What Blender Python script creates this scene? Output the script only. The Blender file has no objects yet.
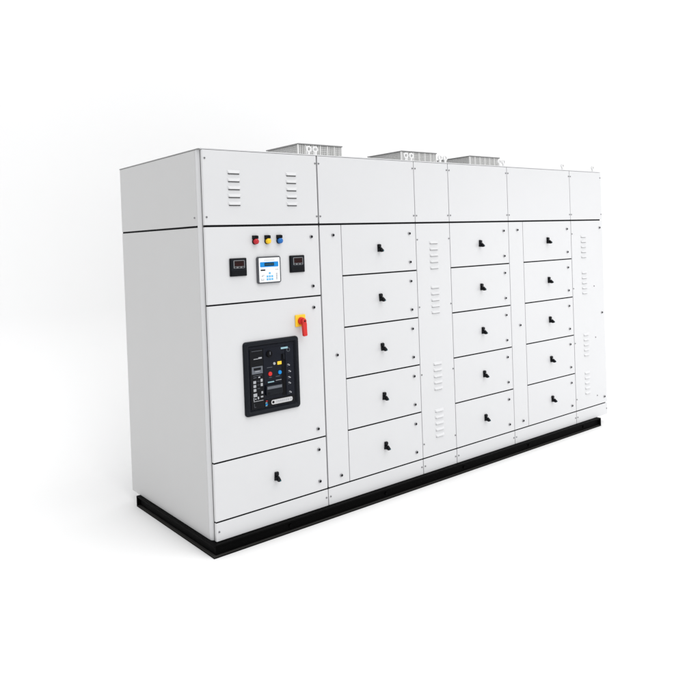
import bpy, bmesh, math
from mathutils import Vector, Matrix
R = math.radians
sc = bpy.context.scene
COL = sc.collection

# ------------------------------------------------------------------ camera
cd = bpy.data.cameras.new('camera'); cam = bpy.data.objects.new('camera', cd); COL.objects.link(cam)
yaw, pit, rol = 0.67944, 0.015, -0.0352
cy, sy, cp, sp, cr, sr = math.cos(yaw), math.sin(yaw), math.cos(pit), math.sin(pit), math.cos(rol), math.sin(rol)
fw = Vector((sy*cp, cy*cp, -sp)); rt = Vector((cy, -sy, 0)); up = rt.cross(fw)
r2 = cr*rt + sr*up; u2 = -sr*rt + cr*up
cam.matrix_world = Matrix(((r2.x, u2.x, -fw.x, -1.85649), (r2.y, u2.y, -fw.y, -3.60326), (r2.z, u2.z, -fw.z, 1.75106), (0, 0, 0, 1)))
cd.sensor_width = 36; cd.lens = 708.109/700*36
cd.shift_x = -(350.19-350)/700; cd.shift_y = (251.35-350)/700
cd.clip_start = 0.05; cd.clip_end = 200
sc.camera = cam

# ------------------------------------------------------------------ studio light
w = bpy.data.worlds.new('World'); sc.world = w; w.use_nodes = True
bg = w.node_tree.nodes['Background']; bg.inputs[0].default_value = (0.985, 0.99, 1.0, 1); bg.inputs[1].default_value = 0.93
def lamp(name, kind, energy, loc, target, **kw):
    l = bpy.data.lights.new(name, kind); l.energy = energy
    for k, v in kw.items(): setattr(l, k, v)
    o = bpy.data.objects.new(name, l); COL.objects.link(o); o.location = loc
    o.rotation_euler = (Vector(target)-Vector(loc)).to_track_quat('-Z', 'Y').to_euler()
    return o
lamp('key_light', 'SUN', 1.75, (0.9, -4.4, 6.8), (0, 0, 0), angle=R(55), color=(1, 0.995, 0.985))
lamp('softbox', 'AREA', 40, (6.2, -3.2, 1.5), (4.1, 0, 0.9), shape='RECTANGLE', size=2.2, size_y=2.4)  # unseen lamp added to brighten the right end of the front
sc.view_settings.view_transform = 'Standard'; sc.view_settings.look = 'None'
sc.view_settings.exposure = 0; sc.view_settings.gamma = 1
sc.render.film_transparent = False

# ------------------------------------------------------------------ materials
def mat(name, col, rough=0.5, metal=0.0, bump=0.0, bscale=60, vary=0.0, emit=0.0, coat=0.0, spec=0.5):
    m = bpy.data.materials.new(name); m.use_nodes = True
    nt = m.node_tree; b = nt.nodes['Principled BSDF']
    b.inputs['Base Color'].default_value = (*col, 1); b.inputs['Roughness'].default_value = rough
    b.inputs['Metallic'].default_value = metal; b.inputs['Coat Weight'].default_value = coat
    b.inputs['Specular IOR Level'].default_value = spec
    tc = nt.nodes.new('ShaderNodeTexCoord')
    if vary:
        n = nt.nodes.new('ShaderNodeTexNoise'); n.inputs['Scale'].default_value = 3.1; n.inputs['Detail'].default_value = 5
        nt.links.new(tc.outputs['Object'], n.inputs['Vector'])
        r = nt.nodes.new('ShaderNodeMapRange'); r.inputs[3].default_value = 1-vary; r.inputs[4].default_value = 1+vary
        nt.links.new(n.outputs['Fac'], r.inputs[0])
        v = nt.nodes.new('ShaderNodeVectorMath'); v.operation = 'SCALE'; v.inputs[0].default_value = col
        nt.links.new(r.outputs[0], v.inputs['Scale']); nt.links.new(v.outputs[0], b.inputs['Base Color'])
        r3 = nt.nodes.new('ShaderNodeMapRange'); r3.inputs[3].default_value = rough-0.06; r3.inputs[4].default_value = rough+0.06
        nt.links.new(n.outputs['Fac'], r3.inputs[0]); nt.links.new(r3.outputs[0], b.inputs['Roughness'])
    if bump:
        n2 = nt.nodes.new('ShaderNodeTexNoise'); n2.inputs['Scale'].default_value = bscale; n2.inputs['Detail'].default_value = 3
        nt.links.new(tc.outputs['Object'], n2.inputs['Vector'])
        bp = nt.nodes.new('ShaderNodeBump'); bp.inputs['Strength'].default_value = bump; bp.inputs['Distance'].default_value = 0.002
        n3 = nt.nodes.new('ShaderNodeTexNoise'); n3.inputs['Scale'].default_value = 4.5; n3.inputs['Detail'].default_value = 1
        nt.links.new(tc.outputs['Object'], n3.inputs['Vector'])
        b2 = nt.nodes.new('ShaderNodeBump'); b2.inputs['Strength'].default_value = 0.35 if vary else 0.0; b2.inputs['Distance'].default_value = 0.004
        nt.links.new(n3.outputs['Fac'], b2.inputs['Height']); nt.links.new(b2.outputs[0], bp.inputs['Normal'])
        nt.links.new(n2.outputs['Fac'], bp.inputs['Height']); nt.links.new(bp.outputs[0], b.inputs['Normal'])
    if emit:
        b.inputs['Emission Color'].default_value = (*col, 1); b.inputs['Emission Strength'].default_value = emit
    return m
M = dict(
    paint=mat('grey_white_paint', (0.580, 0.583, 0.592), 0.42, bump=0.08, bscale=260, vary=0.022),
    side=mat('grey_side_paint', (0.505, 0.505, 0.505), 0.5, bump=0.08, bscale=260, vary=0.03),  # cabinet paint darkened, so the left side's shade sits in the colour
    paper=mat('studio_white', (0.815, 0.815, 0.815), 0.9, bump=0.05, bscale=8, spec=0.1),
    rubber=mat('black_rubber', (0.006, 0.006, 0.007), 0.8, bump=0.2, spec=0.08),
    slot=mat('louvre_slot', (0.09, 0.09, 0.09), 0.8, spec=0.1),
    steel=mat('black_steel', (0.0018, 0.0018, 0.0018), 0.55, bump=0.35, bscale=90, spec=0.03),
    toe=mat('worn_black_steel', (0.035, 0.034, 0.032), 0.5, bump=0.4, bscale=70, spec=0.15),  # base steel greyed: light on the lower flange's top is in the colour
    plastic=mat('black_plastic', (0.004, 0.0045, 0.006), 0.33, bump=0.1, bscale=200, spec=0.13),
    plastic2=mat('charcoal_plastic', (0.007, 0.0085, 0.012), 0.4, bump=0.1, bscale=200, spec=0.12),
    face=mat('dark_blue_grey_face', (0.004, 0.0055, 0.011), 0.3, spec=0.15),
    chrome=mat('chrome', (0.55, 0.55, 0.56), 0.25, metal=1),
    zinc=mat('zinc', (0.30, 0.30, 0.31), 0.4, metal=0.8),
    mesh=mat('galvanised', (0.72, 0.72, 0.71), 0.5),
    fanin=mat('dull_grey', (0.40, 0.40, 0.395), 0.6),
    lid=mat('lid_grey', (0.22, 0.22, 0.22), 0.5),
    white=mat('white_plastic', (0.80, 0.81, 0.82), 0.4),
    eyegrey=mat('pale_grey_casting', (0.70, 0.70, 0.70), 0.5),
    red=mat('red_plastic', (0.56, 0.022, 0.018), 0.35, spec=0.3),
    lred=mat('red_lens', (0.42, 0.012, 0.020), 0.22, spec=0.35),
    lyel=mat('yellow_lens', (0.80, 0.50, 0.015), 0.22, spec=0.35),
    lblu=mat('blue_lens', (0.006, 0.12, 0.40), 0.22, spec=0.35),
    yellow=mat('yellow_plastic', (0.86, 0.53, 0.02), 0.4),
    blue=mat('blue_film', (0.006, 0.22, 0.58), 0.4, spec=0.2),
    key=mat('cyan_key', (0.10, 0.42, 0.72), 0.4),
    lcd=mat('lcd', (0.006, 0.016, 0.035), 0.3, spec=0.15),
    print=mat('grey_print', (0.35, 0.36, 0.38), 0.6),
    dprint=mat('dim_print', (0.10, 0.11, 0.13), 0.6),
    wprint=mat('white_print', (0.33, 0.34, 0.36), 0.5),
    cprint=mat('pale_blue_label', (0.25, 0.42, 0.48), 0.5),
    led=mat('red_digit', (0.035, 0.006, 0.006), 0.5, spec=0.1),
    dull=mat('dull_metal_trim', (0.16, 0.165, 0.175), 0.45),
    bez=mat('grey_bezel', (0.045, 0.047, 0.055), 0.45),
    teal=mat('teal_marker', (0.02, 0.16, 0.20), 0.35),
    dred=mat('dark_display', (0.014, 0.004, 0.004), 0.3, spec=0.15),
)

# ------------------------------------------------------------------ mesh builder
class MB:
    def __init__(s): s.bm = bmesh.new(); s.mats = []
    def mi(s, m):
        if m not in s.mats: s.mats.append(m)
        return s.mats.index(m)
    def _fin(s, faces, m, smooth=False):
        i = s.mi(m)
        for f in faces: f.material_index = i; f.smooth = smooth
    def box(s, x0, x1, y0, y1, z0, z1, m, bev=0.0, seg=2):
        r = bmesh.ops.create_cube(s.bm, size=1)
        vs = r['verts']
        for v in vs:
            v.co = Vector(((x0+x1)/2+v.co.x*(x1-x0), (y0+y1)/2+v.co.y*(y1-y0), (z0+z1)/2+v.co.z*(z1-z0)))
        fs = set(f for v in vs for f in v.link_faces)
        s._fin(fs, m)
        if bev:
            es = list(set(e for v in vs for e in v.link_edges))
            r = bmesh.ops.bevel(s.bm, geom=es, offset=bev, segments=seg, profile=0.5, affect='EDGES', clamp_overlap=True)
            s._fin(r['faces'], m)
        return s
    def cyl(s, c, axis, r, h, m, r2=None, seg=28, bev=0.0):
        """starts at c, runs h along axis"""
        a = Vector(axis).normalized(); q = a.to_track_quat('Z', 'Y')
        mt = Matrix.Translation(Vector(c)+a*h/2) @ q.to_matrix().to_4x4()
        g = bmesh.ops.create_cone(s.bm, cap_ends=True, segments=seg, radius1=r, radius2=r if r2 is None else r2, depth=h, matrix=mt)
        fs = set(f for v in g['verts'] for f in v.link_faces); s._fin(fs, m)
        for f in fs: f.smooth = len(f.verts) == 4
        if bev:
            es = [e for f in fs if len(f.verts) > 4 for e in f.edges]
            b = bmesh.ops.bevel(s.bm, geom=list(set(es)), offset=bev, segments=2, profile=0.5, affect='EDGES'); s._fin(b['faces'], m, True)
        return s
    def ball(s, c, r, m, sc_=(1, 1, 1)):
        g = bmesh.ops.create_uvsphere(s.bm, u_segments=24, v_segments=14, radius=r)
        for v in g['verts']: v.co = Vector((c[0]+v.co.x*sc_[0], c[1]+v.co.y*sc_[1], c[2]+v.co.z*sc_[2]))
        s._fin(set(f for v in g['verts'] for f in v.link_faces), m, True); return s
    def prism(s, pts, d0, d1, m, axis='y', bev=0.0):
        """polygon pts (a,b) extruded along axis. axis y: (x,z); axis x: (y,z)"""
        def P(a, b, d): return (a, d, b) if axis == 'y' else ((d, a, b) if axis == 'x' else (a, b, d))
        A = [s.bm.verts.new(P(a, b, d0)) for a, b in pts]; B = [s.bm.verts.new(P(a, b, d1)) for a, b in pts]
        n = len(pts); fs = [s.bm.faces.new(A), s.bm.faces.new(B[::-1])]
        fs += [s.bm.faces.new((A[i], B[i], B[(i+1) % n], A[(i+1) % n])) for i in range(n)]
        s._fin(fs, m)
        if bev:
            es = list(fs[0].edges)+list(fs[1].edges)
            b = bmesh.ops.bevel(s.bm, geom=es, offset=bev, segments=2, profile=0.5, affect='EDGES'); s._fin(b['faces'], m)
        return s
    def build(s, name, parent=None, loc=None, label=None):
        bmesh.ops.recalc_face_normals(s.bm, faces=s.bm.faces)
        me = bpy.data.meshes.new(name)
        if loc is not None: bmesh.ops.translate(s.bm, verts=s.bm.verts, vec=-Vector(loc))
        s.bm.to_mesh(me); s.bm.free()
        for m in s.mats: me.materials.append(M[m])
        o = bpy.data.objects.new(name, me); COL.objects.link(o)
        pl = Vector((0, 0, 0))
        if parent is not None:
            o.parent = parent; q = parent
            while q is not None: pl += q.location; q = q.parent
        o.location = (Vector(loc) if loc is not None else Vector((0, 0, 0))) - pl
        if label: o['label'] = label
        return o
def copy_part(src, parent, loc, label=None):
    o = src.copy(); COL.objects.link(o); o.parent = parent; pl = Vector((0, 0, 0)); q = parent
    while q is not None: pl += q.location; q = q.parent
    o.location = Vector(loc)-pl
    if 'label' in o.keys(): del o['label']
    if label: o['label'] = label
    return o
def rrect(x0, x1, z0, z1, r, n=6):
    pts = []
    for cx, cz, a in ((x1-r, z1-r, 0), (x0+r, z1-r, 90), (x0+r, z0+r, 180), (x1-r, z0+r, 270)):
        for i in range(n+1):
            t = R(a+90*i/n); pts.append((cx+r*math.cos(t), cz+r*math.sin(t)))
    return pts

# ------------------------------------------------------------------ setting
def sheet(name, prof, x0, x1, mt='paper'):
    bm = bmesh.new(); rows = [(bm.verts.new((x0, y, z)), bm.verts.new((x1, y, z))) for y, z in prof]
    for a, b in zip(rows, rows[1:]):
        f = bm.faces.new((a[0], a[1], b[1], b[0])); f.smooth = True
    bmesh.ops.recalc_face_normals(bm, faces=bm.faces)
    me = bpy.data.meshes.new(name); bm.to_mesh(me); bm.free(); me.materials.append(M[mt])
    o = bpy.data.objects.new(name, me); COL.objects.link(o); o['kind'] = 'structure'; return o
sheet('floor', [(-14, 0), (1.9, 0)], -14, 30)
sheet('backdrop', [(1.9, 0)]+[(1.9+1.2*math.sin(R(a)), 1.2-1.2*math.cos(R(a))) for a in range(6, 91, 6)]+[(3.1, 11)], -14, 30)

# ------------------------------------------------------------------ switchgear
ZT, ZD, ZS, ZB = 2.300, 1.861, 0.183, 0.0736
D = 1.196
X = [0.0114, 0.807, 1.6547, 2.0038, 2.686, 3.5428, 4.037]
XS1, XS4 = 0.984, 2.8677
DZ = [1.8595, 1.525, 1.190, 0.855, 0.518, 0.183]
T = 0.020
root = bpy.data.objects.new('switchgear_cabinet', None); COL.objects.link(root); root.location = (2.02, 0.55, 0)
root['label'] = 'long white metal electrical switchgear cabinet with many compartment doors on a black steel base'
root['category'] = 'electrical cabinet'

# frame: core carcass + corner posts
b = MB()
b.box(0.034, X[6]-0.004, 0.026, D-0.004, ZB+0.001, ZT-0.006, 'paint', 0.002)
post = [(0.040, 0.0335), (0.040, 0.066), (0.0015, 0.066), (0.0015, 0.060)]
post += [(0.0015+0.026*(1-math.cos(R(a))), 0.060-0.0265*math.sin(R(a))) for a in (10, 20, 30, 40, 50, 60, 70, 80, 90)]
b.prism(post, ZB, ZT-0.005, 'paint', axis='z')
b.build('frame', root)
# side panels
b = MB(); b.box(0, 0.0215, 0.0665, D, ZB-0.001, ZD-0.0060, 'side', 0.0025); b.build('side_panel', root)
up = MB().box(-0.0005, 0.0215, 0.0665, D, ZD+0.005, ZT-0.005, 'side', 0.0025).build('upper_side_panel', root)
b = MB(); b.box(X[6]-0.0035, X[6]+0.001, 0.0215, D, ZB-0.001, ZT-0.005, 'paint', 0.0015); b.build('side_panel', root)
b = MB(); b.box(0.023, X[6]-0.005, D-0.0035, D+0.004, ZB, ZT-0.006, 'paint', 0.002); b.build('back_panel', root)
# roof sheet with a thin left edge coloured dark as the lip's shadow
b = MB(); b.box(0.008, X[6]+0.003, 0.001, D+0.004, ZT-0.0045, ZT+0.0015, 'paint', 0.0008)
b.box(-0.0015, 0.0078, 0.020, D+0.004, ZT-0.0045, ZT+0.0010, 'lid'); b.build('roof_panel', root)
# gaskets, plus a strip shading the corner groove
b = MB()
b.box(0.018, X[6]-0.03, 0.0040, 0.0255, ZD-0.014, ZD+0.013, 'rubber')
b.box(0.004, 0.0212, 0.070, D-0.003, ZD-0.014, ZD+0.013, 'rubber')
for x0, x1 in ((XS1, X[2]), (X[3], X[4]), (XS4, X[5])):
    for z in DZ[1:5]: b.box(x0+0.004, x1-0.004, 0.0040, 0.0255, z-0.009, z+0.009, 'rubber')
for z in (1.4119, 0.518): b.box(X[0]+0.003, X[1]-0.004, 0.0040, 0.0255, z-0.009, z+0.009, 'rubber')
b.box(X[0]+0.003, X[6]-0.03, 0.0040, 0.0255, ZS-0.008, ZS+0.008, 'rubber')
b.box(X[1]-0.006, X[1]+0.006, 0.0145, 0.0255, ZB+0.01, ZT-0.02, 'rubber')
b.box(0.0150, 0.0338, 0.0203, 0.0332, ZB+0.002, ZT-0.006, 'slot')  # grey strip added to darken the groove beside the corner post
b.build('gasket', root)

# prototypes ------------------------------------------------------
def screw_mb(x, y, z):
    return MB().cyl((x, y, z), (0, -1, 0), 0.0062, 0.004, 'zinc', 0.0045, 16).cyl((x, y-0.0041, z), (0, -1, 0), 0.0024, 0.0008, 'rubber', seg=6)
def lock_mb(x, y, z):
    m = MB().cyl((x, y, z), (0, -1, 0), 0.0120, 0.0035, 'chrome', 0.0110).cyl((x, y-0.0033, z), (0, -1, 0), 0.0100, 0.0055, 'zinc', 0.0088).cyl((x, y-0.0085, z), (0, -1, 0), 0.0078, 0.0008, 'plastic2')
    m.box(x-0.002, x+0.0025, y-0.0102, y-0.0085, z-0.0065, z+0.0065, 'rubber')
    return m
protos = {}
def put(kind, parent, x, y, z, label=None):
    if kind not in protos:
        f = dict(screw=screw_mb, lock=lock_mb, rotary_handle=handle_mb)[kind]
        protos[kind] = f(x, y, z).build(kind, parent, (x, y, z), label); return protos[kind]
    o = copy_part(protos[kind], parent, (x, y, z), label)
    if kind == 'rotary_handle':
        k = len(o.name)+int(x*100)*7+int(z*100)*3; o.rotation_euler = (0, R((k % 11)-5), 0)
    elif kind in ('lock', 'screw'):
        k = int(x*1000)*13+int(z*1000)*7; o.rotation_euler = (0, R(k % 90-45), 0)
    return o
def handle_mb(x, y, z):
    # square escutcheon with a protruding turn knob whose grip stands off the door
    m = MB()
    m.box(x-0.015, x+0.012, y-0.007, y, z-0.024, z+0.028, 'plastic', 0.003)
    m.box(x-0.0120, x+0.0095, y-0.015, y-0.0072, z+0.006, z+0.026, 'plastic', 0.002)
    m.cyl((x, y-0.0072, z-0.010), (0, -1, 0), 0.0150, 0.014, 'plastic', 0.0130, bev=0.0015)
    m.prism([(y-0.0214, z+0.006), (y-0.0214, z-0.026), (y-0.036, z-0.025), (y-0.046, z-0.020), (y-0.046, z-0.013), (y-0.034, z-0.004)], x-0.0065, x+0.0065, 'plastic', axis='x', bev=0.0015)
    m.box(x-0.0028, x+0.0028, y-0.0466, y-0.0456, z-0.019, z-0.014, 'teal')
    return m
def vent_mb(x0, x1, zlist):
    """pressed louvres: each slopes outward to a lower lip over a dark slot"""
    m = MB()
    for z in zlist:
        h = 0.021; n = 6
        prof = [(0.0005, z+h)]+[(-0.0085*math.sin(R(90*i/n)), z+h*(1-i/n)**0.9) for i in range(1, n)]+[(-0.0085, z+0.0015)]
        prof += [(-0.0072, z+0.0010), (0.0005, z+0.0050)]
        k0 = len(m.bm.verts); m.prism(prof, x0, x1, 'paint', axis='x'); m.bm.verts.ensure_lookup_table()
        for v in m.bm.verts[k0:]:   # pressed ends slope in
            if v.co.y < -0.001: v.co.x += (1 if v.co.x < (x0+x1)/2 else -1)*0.012*min(1, -v.co.y/0.0085)
        m.box(x0+0.008, x1-0.008, -0.0022, 0.0008, z-(0.0045 if z > 1.9 else 0.0012), z+0.0045, 'slot')
    return m
def panel(name, x0, x1, z0, z1, label=None, gx=0.0025, gz=0.0046, x0gap=None, x1gap=None):
    ga = gx if x0gap is None else x0gap; gb = gx if x1gap is None else x1gap
    m = MB().box(x0+ga, x1-gb, 0, T, z0+gz, z1-gz, 'paint', 0.0016)
    return m.build(name, root, ((x0+x1)/2, 0, z0), label)

# canopy (upper) panels
for i in range(6):
    p = panel('upper_panel', X[i], X[i+1], ZD+0.0015, ZT-0.0025, x0gap=0 if i == 0 else (0.005 if i == 1 else None), x1gap=0.005 if i == 0 else (0.0 if i == 5 else None),
              label='wide upper panel with two columns of pressed louvres' if i == 0 else None)
    for xx in (X[i]+0.014, X[i+1]-0.014):
        for zz in (2.245, 1.912): put('screw', p, xx, 0, zz)
    if i == 0:
        for x0, x1 in ((0.163, 0.252), (0.566, 0.650)):
            vent_mb(x0, x1, [2.162-0.0455*k for k in range(5)]).build('vent', p)
put('screw', up, 0.0-0.0005, 0.095, 1.912).rotation_euler = (0, 0, -math.pi/2)

# skirt panels
for i in range(6):
    p = panel('skirt_panel', X[i], X[i+1], ZB-0.003, ZS, x0gap=0.0 if i == 0 else 0.003, x1gap=0.003)
    for xx in (X[i]+0.018, X[i+1]-0.016): put('screw', p, xx, 0, 0.128)

# doors
def door(x0, x1, z0, z1, hx=0.32, name='compartment_door', **kw):
    p = panel(name, x0, x1, z0, z1, **kw)
    if hx is not None: put('rotary_handle', p, hx, 0, z1-0.166)
    for zz in (z1-0.072, z1-0.272): put('lock', p, x1-0.064, 0, zz)
    return p
for x0, x1, hx in ((XS1, X[2], 1.305), (X[3], X[4], 2.338), (XS4, X[5], 3.199)):
    for k in range(5): door(x0, x1, DZ[k+1], DZ[k], hx)
p = door(X[0], X[1], DZ[5], 0.518, 0.423, x0gap=0, x1gap=0.005)
p['label'] = 'low wide drawer front under the breaker door'
p = panel('metering_door', X[0], X[1], 1.4119, DZ[0], x0gap=0, x1gap=0.005)
for z in (1.785, 1.476): put('lock', p, X[1]-0.064, 0, z)
p = panel('breaker_door', X[0], X[1], 0.518, 1.4119, x0gap=0, x1gap=0.005)
for z in (1.342, 0.577): put('lock', p, X[1]-0.064, 0, z)
for x0, x1, lx in ((X[1], XS1, 0.915), (X[4], XS4, 2.795)):
    p = panel('cable_cover', x0, x1, ZS, DZ[0], gx=0.002, x0gap=0.005 if x0 == X[1] else 0.0025)
    for z in (1.791, 1.020, 0.243): put('lock', p, lx, 0, z)
for j, (x0, x1, va, vb) in enumerate(((X[2], X[3], 1.785, 1.878), (X[5], X[6], 3.684, 3.770))):
    p = panel('vented_panel', x0, x1, ZS, DZ[0], x1gap=0 if j else None, x0gap=0.004 if j else None)
    for zt in (1.708, 1.386, 0.832, 0.491):
        vent_mb(va, vb, [zt-0.045*k for k in range(5)]).build('vent', p)
    for z in (1.742, 1.262, 0.78, 0.285): put('screw', p, x0+0.013, 0, z)
    if j == 0:
        for z in (1.742, 1.262, 0.78, 0.285): put('screw', p, x1-0.012, 0, z)
    else:
        for z in (1.791, 1.015, 0.243): put('lock', p, 3.988, 0, z)
        for z in (1.264, 0.80, 0.27): put('screw', p, 3.876, 0, z)

# base channel, open side out
b = MB()
x0, x1, y0, y1, h, t, fl = -0.026, 3.868, -0.035, 1.064, 0.0730, 0.0075, 0.022
b.box(x0+fl, x1-0.006, y0+fl, y1-0.006, t, h-t, 'steel')
b.box(x0, x1, y0, y1, 0.0005, t-0.0008, 'steel', 0.0012)
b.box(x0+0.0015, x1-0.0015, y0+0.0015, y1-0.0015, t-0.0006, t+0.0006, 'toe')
b.box(x0, x1, y0, y1, h-t, h-0.0005, 'steel', 0.001)
for k in range(5): b.cyl((0.5+k*0.78, y0+fl, 0.036), (0, -1, 0), 0.011, 0.008, 'steel', seg=6)
b.box(x1-0.007, x1-0.0005, y0+0.0005, y1-0.0005, t+0.0008, h-t-0.0002, 'steel')
b.box(x0+0.0005, x1-0.008, y1-0.007, y1-0.0005, t+0.0008, h-t-0.0002, 'steel')
b.build('base_channel', root)

# ------------------------------------------------------------------ roof fans
def roof_fan(x, y, proto=[]):
    wx, wy, hh = 0.368, 0.39, 0.117
    if proto:
        o = copy_part(proto[0], root, (x, y, ZT))
        for ch in list(proto[0].children):
            c = ch.copy(); COL.objects.link(c); c.parent = o
        return
    z = ZT
    hs = MB().box(x+0.010, x+wx-0.010, y+0.012, y+wy-0.010, z+0.001, z+hh-0.008, 'fanin', 0.004).build('roof_fan', root, (x, y, z))
    MB().box(x-0.006, x+wx+0.006, y-0.006, y+wy+0.006, z+hh-0.007, z+hh, 'lid', 0.001).build('lid', hs)
    g = MB(); n = 24; r = 0.0022
    for i in range(n+1):
        xx = x+wx*i/n; yy = y+wy*i/n; big = i % 4 == 0; q = 0.0045 if big else r
        g.box(xx-q, xx+q, y-0.001, y+(0.010 if big else 0.003), z, z+hh-0.0072, 'mesh')
        g.box(xx-r, xx+r, y+wy-0.003, y+wy, z, z+hh-0.0072, 'mesh')
        if 0 < i < n:
            g.box(x-0.001, x+0.003, yy-r, yy+r, z, z+hh-0.0072, 'mesh')
            g.box(x+wx-0.003, x+wx+0.001, yy-r, yy+r, z, z+hh-0.0072, 'mesh')
    for k in range(8):
        zz = z+0.006+k*0.0135
        g.box(x, x+wx, y+0.0035, y+0.0060, zz-0.0013, zz+0.0013, 'mesh')
        g.box(x+0.0035, x+0.006, y+0.0065, y+wy-0.004, zz-0.0013, zz+0.0013, 'mesh')
        g.box(x+wx-0.006, x+wx-0.0035, y+0.0065, y+wy-0.004, zz-0.0013, zz+0.0013, 'mesh')
    g.build('grille', hs)
    proto.append(hs)
for x in (0.882, 1.830, 2.600): roof_fan(x, 0.30)

# lifting eyes on the roof edge
def eye_mb(x, y, z):
    m = MB(); m.box(x-0.020, x+0.020, y-0.014, y+0.014, z, z+0.005, 'eyegrey', 0.001)
    n = 20; ro, ri, cz, th = 0.021, 0.011, z+0.040, 0.005
    vo = []; 
    for i in range(n):
        a = 2*math.pi*i/n; vo.append((x+ro*math.cos(a), cz+ro*math.sin(a), x+ri*math.cos(a), cz+ri*math.sin(a)))
    V = {}
    for s_, yy in ((0, y-th), (1, y+th)):
        for i, (a, c, e, f) in enumerate(vo):
            V[s_, 0, i] = m.bm.verts.new((a, yy, c)); V[s_, 1, i] = m.bm.verts.new((e, yy, f))
    fs = []
    for i in range(n):
        j = (i+1) % n
        fs += [m.bm.faces.new((V[0, 0, i], V[0, 0, j], V[0, 1, j], V[0, 1, i])), m.bm.faces.new((V[1, 0, i], V[1, 1, i], V[1, 1, j], V[1, 0, j])),
               m.bm.faces.new((V[0, 0, i], V[1, 0, i], V[1, 0, j], V[0, 0, j])), m.bm.faces.new((V[0, 1, i], V[0, 1, j], V[1, 1, j], V[1, 1, i]))]
    m._fin(fs, 'eyegrey')
    m.box(x-0.010, x+0.010, y-th+0.0005, y+th-0.0005, z+0.0045, z+0.022, 'eyegrey', 0.001)
    return m
eye0 = None
for x in (0.785, 0.835, 1.632, 1.684, 1.980, 2.034, 2.662, 2.712, 3.52, 3.99):
    if eye0 is None: eye0 = eye_mb(x, 0.05, ZT+0.0016).build('lifting_eye', root, (x, 0.05, ZT+0.0016))
    else: copy_part(eye0, root, (x, 0.05, ZT+0.0016))

# ------------------------------------------------------------------ metering gear
for x, m, nm in ((0.333, 'lred', 'red'), (0.418, 'lyel', 'yellow'), (0.502, 'lblu', 'blue')):
    z = 1.766
    o = MB().cyl((x, 0, z), (0, -1, 0), 0.0185, 0.009, 'plastic', 0.0175).build('indicator_lamp', root, (x, 0, z), '%s indicator lamp above the meters' % nm)
    MB().cyl((x, -0.0092, z), (0, -1, 0), 0.0168, 0.014, m, 0.0158).ball((x, -0.0215, z), 0.0158, m, (1, 0.55, 1)).build('lens', o)
    h = MB(); h.box(x-0.018, x+0.018, -0.0060, 0, z+0.0125, z+0.036, 'plastic', 0.0015)
    h.box(x-0.0165, x-0.0015, -0.018, -0.0062, z+0.0160, z+0.034, 'plastic', 0.001); h.box(x+0.0015, x+0.0165, -0.018, -0.0062, z+0.0160, z+0.034, 'plastic', 0.001)
    h.build('label_holder', o)

for x0, x1 in ((0.157, 0.268), (0.571, 0.681)):
    z0, z1 = 1.568, 1.673; xc = (x0+x1)/2
    o = MB().box(x0, x1, -0.010, 0.0, z0, z1, 'plastic', 0.004).build('panel_meter', root, (xc, 0, z0),
        'square black digital meter, %s of the controller' % ('left' if x0 < 0.4 else 'right'))
    f = MB(); f.prism([(x0+0.006, z0+0.006), (x1-0.006, z0+0.006), (x1-0.006, z1-0.006), (x0+0.006, z1-0.006)], -0.0135, -0.0102, 'plastic2', bev=0.0015)
    f.box(x0+0.009, x1-0.009, -0.0150, -0.0137, z0+0.009, z0+0.033, 'plastic')
    f.build('front_plate', o)
    s = MB(); s.prism(rrect(x0+0.020, x1-0.018, z0+0.046, z1-0.012, 0.005), -0.0175, -0.0137, 'dull', bev=0.0008)
    s.box(x0+0.025, x1-0.023, -0.0187, -0.0177, z0+0.058, z1-0.016, 'dred')
    for k in range(4):
        xx = x0+0.030+k*0.0125
        s.box(xx, xx+0.009, -0.0193, -0.0189, z0+0.063, z0+0.0655, 'led'); s.box(xx, xx+0.009, -0.0193, -0.0189, z0+0.072, z0+0.0745, 'led')
        s.box(xx+0.0070, xx+0.009, -0.0196, -0.0194, z0+0.064, z0+0.0740, 'led')
    s.build('display', o)
    k_ = MB()
    for xx in (x0+0.032, xc+0.001, x1-0.030): k_.box(xx-0.006, xx+0.006, -0.0195, -0.0177, z0+0.0485, z0+0.0545, 'plastic2', 0.001)
    k_.build('button_row', o)

# controller
x0, x1, z0, z1 = 0.337, 0.501, 1.515, 1.675
o = MB().prism(rrect(x0, x1, z0, z1, 0.010), -0.012, 0.0, 'bez', bev=0.003).build('power_controller', root, (0.419, 0, z0), 'square white faced controller with a blue display band')
MB().prism(rrect(x0+0.011, x1-0.008, z0+0.008, z1-0.008, 0.004), -0.0135, -0.0121, 'white').build('faceplate', o)
def U(a): return x0+0.011+a*(x1-x0-0.019)
def V_(a): return z1-0.008-a*(z1-z0-0.016)
s = MB(); s.prism(rrect(U(0.05), U(0.93), V_(0.38), V_(0.17), 0.004), -0.0142, -0.0136, 'blue')
s.box(U(0.26), U(0.72), -0.0150, -0.0144, V_(0.335), V_(0.205), 'lcd')
for k in range(9): s.box(U(0.30)+k*0.0066, U(0.30)+k*0.0066+0.0042, -0.0154, -0.0151, V_(0.285), V_(0.255), 'teal')
s.build('screen', o)
s = MB()
for a, c in ((0.5, 0.64), (0.385, 0.77), (0.5, 0.77), (0.615, 0.77), (0.385, 0.89), (0.5, 0.89), (0.615, 0.89)):
    s.box(U(a)-0.0062, U(a)+0.0062, -0.0150, -0.0137, V_(c)-0.0058, V_(c)+0.0058, 'key', 0.001)
s.build('keypad', o)
s = MB(); s.box(U(0.07), U(0.29), -0.0145, -0.0137, V_(0.53), V_(0.475), 'plastic')
for k in range(8): s.box(U(0.26)+k*0.009, U(0.26)+k*0.009+0.006, -0.0141, -0.0137, V_(0.115), V_(0.085), 'print')
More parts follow.
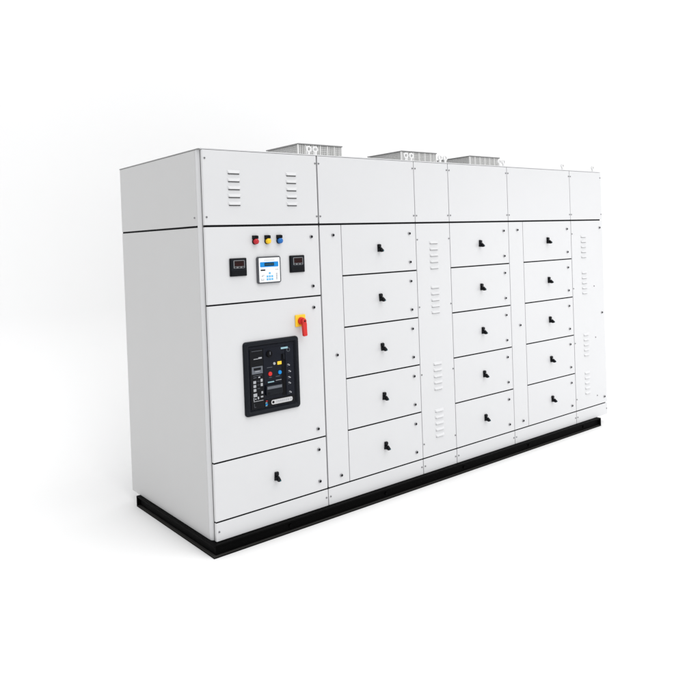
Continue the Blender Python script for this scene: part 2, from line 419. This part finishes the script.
for k in range(3): s.box(U(0.78)+k*0.008, U(0.78)+k*0.008+0.0055, -0.0141, -0.0137, V_(0.515), V_(0.485), 'print')
for k in range(7): s.box(U(0.80), U(0.875), -0.0141, -0.0137, V_(0.66+k*0.04)-0.0018, V_(0.66+k*0.04)+0.0018, 'print')
for a, c, ww in ((0.12, 0.72, 0.018), (0.10, 0.76, 0.012), (0.07, 0.87, 0.010), (0.17, 0.87, 0.008), (0.07, 0.92, 0.022)):
    s.box(U(a), U(a)+ww, -0.0141, -0.0137, V_(c)-0.0018, V_(c)+0.0018, 'print')
s.build('printed_markings', o)

# main isolator with red handle
x0, x1, z0, z1 = 0.598, 0.672, 1.233, 1.306; xc, zc = 0.636, 1.268
o = MB().box(x0, x1, -0.010, 0, z0, z1, 'yellow', 0.003).build('isolator_switch', root, (xc, 0, z0), 'yellow square switch plate with a red turn handle')
h = MB(); h.cyl((xc, -0.0102, zc), (0, -1, 0), 0.024, 0.022, 'red', 0.021, bev=0.002)
h.cyl((xc, -0.032, zc), (0, -1, 0), 0.0155, 0.020, 'red', 0.0145, bev=0.003)
h.cyl((xc, -0.0521, zc+0.001), (0, -1, 0), 0.0055, 0.0012, 'plastic')
gp = [(-0.0125, 0.013), (0.0125, 0.013), (0.0150, -0.020), (0.0145, -0.088), (0.010, -0.093), (-0.010, -0.093), (-0.0145, -0.088), (-0.0130, -0.020)]
a = R(4); gp = [(xc+u*math.cos(a)-v*math.sin(a), zc+u*math.sin(a)+v*math.cos(a)) for u, v in gp]
h.prism(gp, -0.050, -0.030, 'red', bev=0.0045)
h.build('handle', o)

# ------------------------------------------------------------------ air circuit breaker
bx0, bx1, bz0, bz1 = 0.223, 0.611, 0.742, 1.180
o = MB().box(bx0+0.034, bx1-0.034, -0.004, 0.0, bz0+0.034, bz1-0.034, 'face').build('circuit_breaker', root, (0.417, 0, bz0),
    'large black circuit breaker front with coloured buttons')
# bezel ring with sloped inner wall
m = MB(); rings = []
for (ins, yy, rad) in ((0.0, 0.0, 0.020), (0.001, -0.010, 0.020), (0.006, -0.016, 0.018), (0.020, -0.018, 0.012), (0.026, -0.015, 0.009), (0.0335, -0.0035, 0.005)):
    rings.append([m.bm.verts.new((u, yy, v)) for u, v in rrect(bx0+ins, bx1-ins, bz0+ins, bz1-ins, rad)])
fs = []
for A, B in zip(rings, rings[1:]):
    n = len(A); fs += [m.bm.faces.new((A[i], A[(i+1) % n], B[(i+1) % n], B[i])) for i in range(n)]
m._fin(fs, 'plastic2'); m.build('bezel', o)
# face coordinates: u 0..1 left to right, v 0..1 top to bottom, inside the bezel
ux0, ux1, vz0, vz1 = 0.2645, 0.5765, 1.1385, 0.7770
def FX(u): return ux0+u*(ux1-ux0)
def FZ(v): return vz0+v*(vz1-vz0)
def fbox(m, u0, u1, v0, v1, mt, d0=0.0042, d1=0.0060, bev=0): m.box(FX(u0), FX(u1), -d1, -d0, FZ(v1), FZ(v0), mt, bev)
m = MB()
fbox(m, 0.0, 0.29, 0.02, 0.99, 'plastic', 0.0042, 0.009, 0.001)
fbox(m, 0.30, 0.70, 0.02, 0.60, 'face', 0.0042, 0.007, 0.001)
fbox(m, 0.80, 0.99, 0.02, 0.86, 'face', 0.0042, 0.0075, 0.001)
fbox(m, 0.30, 0.99, 0.87, 0.99, 'plastic', 0.0042, 0.0070, 0.001)
m.build('cover_plate', o)
m = MB(); fbox(m, 0.705, 0.79, 0.16, 0.85, 'rubber', 0.0042, 0.0050); fbox(m, 0.730, 0.765, 0.16, 0.24, 'plastic2', 0.0052, 0.016, 0.002); m.build('charging_lever', o)
m = MB(); fbox(m, 0.32, 0.69, 0.635, 0.80, 'plastic2', 0.0042, 0.020, 0.004); fbox(m, 0.34, 0.67, 0.655, 0.70, 'dprint', 0.0201, 0.0206); m.cyl((FX(0.38), -0.0201, FZ(0.77)), (0, -1, 0), 0.007, 0.002, 'plastic'); m.build('grip', o)
m = MB(); m.cyl((FX(0.43), -0.0072, FZ(0.125)), (0, -1, 0), 0.021, 0.012, 'rubber', 0.018, bev=0.002); m.box(FX(0.43)-0.002, FX(0.43)+0.002, -0.0203, -0.0193, FZ(0.125)-0.003, FZ(0.125)+0.014, 'dprint'); m.build('selector_knob', o)
for u, v, r_, mt, nm in ((0.435, 0.455, 0.0135, 'red', 'red push button'), (0.655, 0.455, 0.0125, 'blue', 'blue push button'), (0.535, 0.295, 0.0085, 'wprint', 'small white push button')):
    MB().cyl((FX(u), -0.0072, FZ(v)), (0, -1, 0), r_, 0.006, mt, r_*0.9, bev=0.001).build('push_button', o, None, nm)
MB().box(FX(0.605), FX(0.70), -0.0110, -0.0072, FZ(0.325), FZ(0.27), 'yellow', 0.0015).build('status_flag', o)
m = MB(); pr = rrect(FX(0.43), FX(0.92), FZ(0.965), FZ(0.89), 0.011)
m.prism(pr, -0.0135, -0.0072, 'chrome', bev=0.001); m.cyl((FX(0.475), -0.0136, FZ(0.9275)), (0, -1, 0), 0.0075, 0.0008, 'rubber')
for k in range(7): m.box(FX(0.55)+k*0.0135, FX(0.55)+k*0.0135+0.008, -0.0141, -0.0137, FZ(0.945), FZ(0.912), 'print')
m.cyl((FX(0.885), -0.0136, FZ(0.9275)), (0, -1, 0), 0.005, 0.0006, 'print')
m.build('nameplate', o)
m = MB()  # trip unit in the left column
fbox(m, 0.03, 0.27, 0.30, 0.42, 'dprint', 0.0091, 0.0115, 0.001)
fbox(m, 0.07, 0.23, 0.32, 0.36, 'plastic', 0.0116, 0.0120); fbox(m, 0.10, 0.20, 0.375, 0.385, 'print', 0.0116, 0.0120)
m.build('trip_display', o)
m = MB()
for k in range(3):
    fbox(m, 0.055, 0.115, 0.53+k*0.065, 0.575+k*0.065, 'wprint', 0.0091, 0.0105, 0.0006)
    if k < 2: fbox(m, 0.215, 0.262, 0.51+k*0.070, 0.560+k*0.070, 'wprint', 0.0091, 0.0105, 0.0006)
for u0, u1, v0, v1 in ((0.05, 0.13, 0.735, 0.79), (0.225, 0.262, 0.715, 0.755), (0.05, 0.065, 0.80, 0.855), (0.085, 0.11, 0.815, 0.835), (0.14, 0.17, 0.795, 0.835), (0.21, 0.262, 0.79, 0.815), (0.05, 0.262, 0.860, 0.868)):
    fbox(m, u0, u1, v0, v1, 'wprint', 0.0091, 0.0098)
m.build('setting_switches', o)
m = MB()
for u0, u1, v0, v1, mt in ((0.08, 0.18, 0.172, 0.182, 'print'), (0.185, 0.262, 0.155, 0.180, 'wprint'), (0.06, 0.13, 0.475, 0.482, 'dprint'), (0.17, 0.21, 0.470, 0.490, 'print'),
        (0.06, 0.25, 0.445, 0.450, 'dprint'), (0.14, 0.20, 0.54, 0.545, 'dprint'), (0.14, 0.20, 0.60, 0.605, 'dprint'), (0.14, 0.20, 0.66, 0.665, 'dprint'), (0.04, 0.27, 0.045, 0.05, 'dprint'),
        (0.06, 0.065, 0.90, 0.96, 'dprint'), (0.06, 0.10, 0.955, 0.96, 'dprint')):
    m = MB(); fbox(m, u0, u1, v0, v1, mt, 0.0091, 0.0095); m.build('printed_label', o)
for u0, u1, v0, v1, mt in ((0.70, 0.86, 0.045, 0.075, 'cprint'), (0.38, 0.52, 0.582, 0.600, 'cprint'), (0.56, 0.69, 0.575, 0.583, 'print'), (0.56, 0.66, 0.512, 0.518, 'dprint'), (0.41, 0.47, 0.512, 0.518, 'dprint'),
        (0.37, 0.49, 0.345, 0.352, 'dprint'), (0.32, 0.36, 0.885, 0.90, 'lred'), (0.31, 0.35, 0.915, 0.928, 'cprint'), (0.31, 0.36, 0.94, 0.958, 'blue'), (0.31, 0.35, 0.965, 0.975, 'cprint')):
    m = MB(); fbox(m, u0, u1, v0, v1, mt, 0.0077, 0.0082); m.build('printed_label', o)
# small white terminal symbols down the right column
for (u, v) in ((0.865, 0.36), (0.885, 0.47), (0.875, 0.57), (0.875, 0.665), (0.885, 0.82)):
    m = MB()
    fbox(m, u-0.03, u+0.01, v-0.020, v-0.010, 'print', 0.0077, 0.0082); fbox(m, u, u+0.030, v-0.006, v+0.010, 'wprint', 0.0077, 0.0082); fbox(m, u-0.035, u-0.015, v+0.006, v+0.014, 'dprint', 0.0077, 0.0082); m.build('terminal_symbol', o)
m = MB()
m.cyl((FX(0.87), -0.0077, FZ(0.10)), (0, -1, 0), 0.012, 0.0005, 'dprint'); m.cyl((FX(0.87), -0.0083, FZ(0.10)), (0, -1, 0), 0.0095, 0.0004, 'face')
m.build('round_symbol', o)
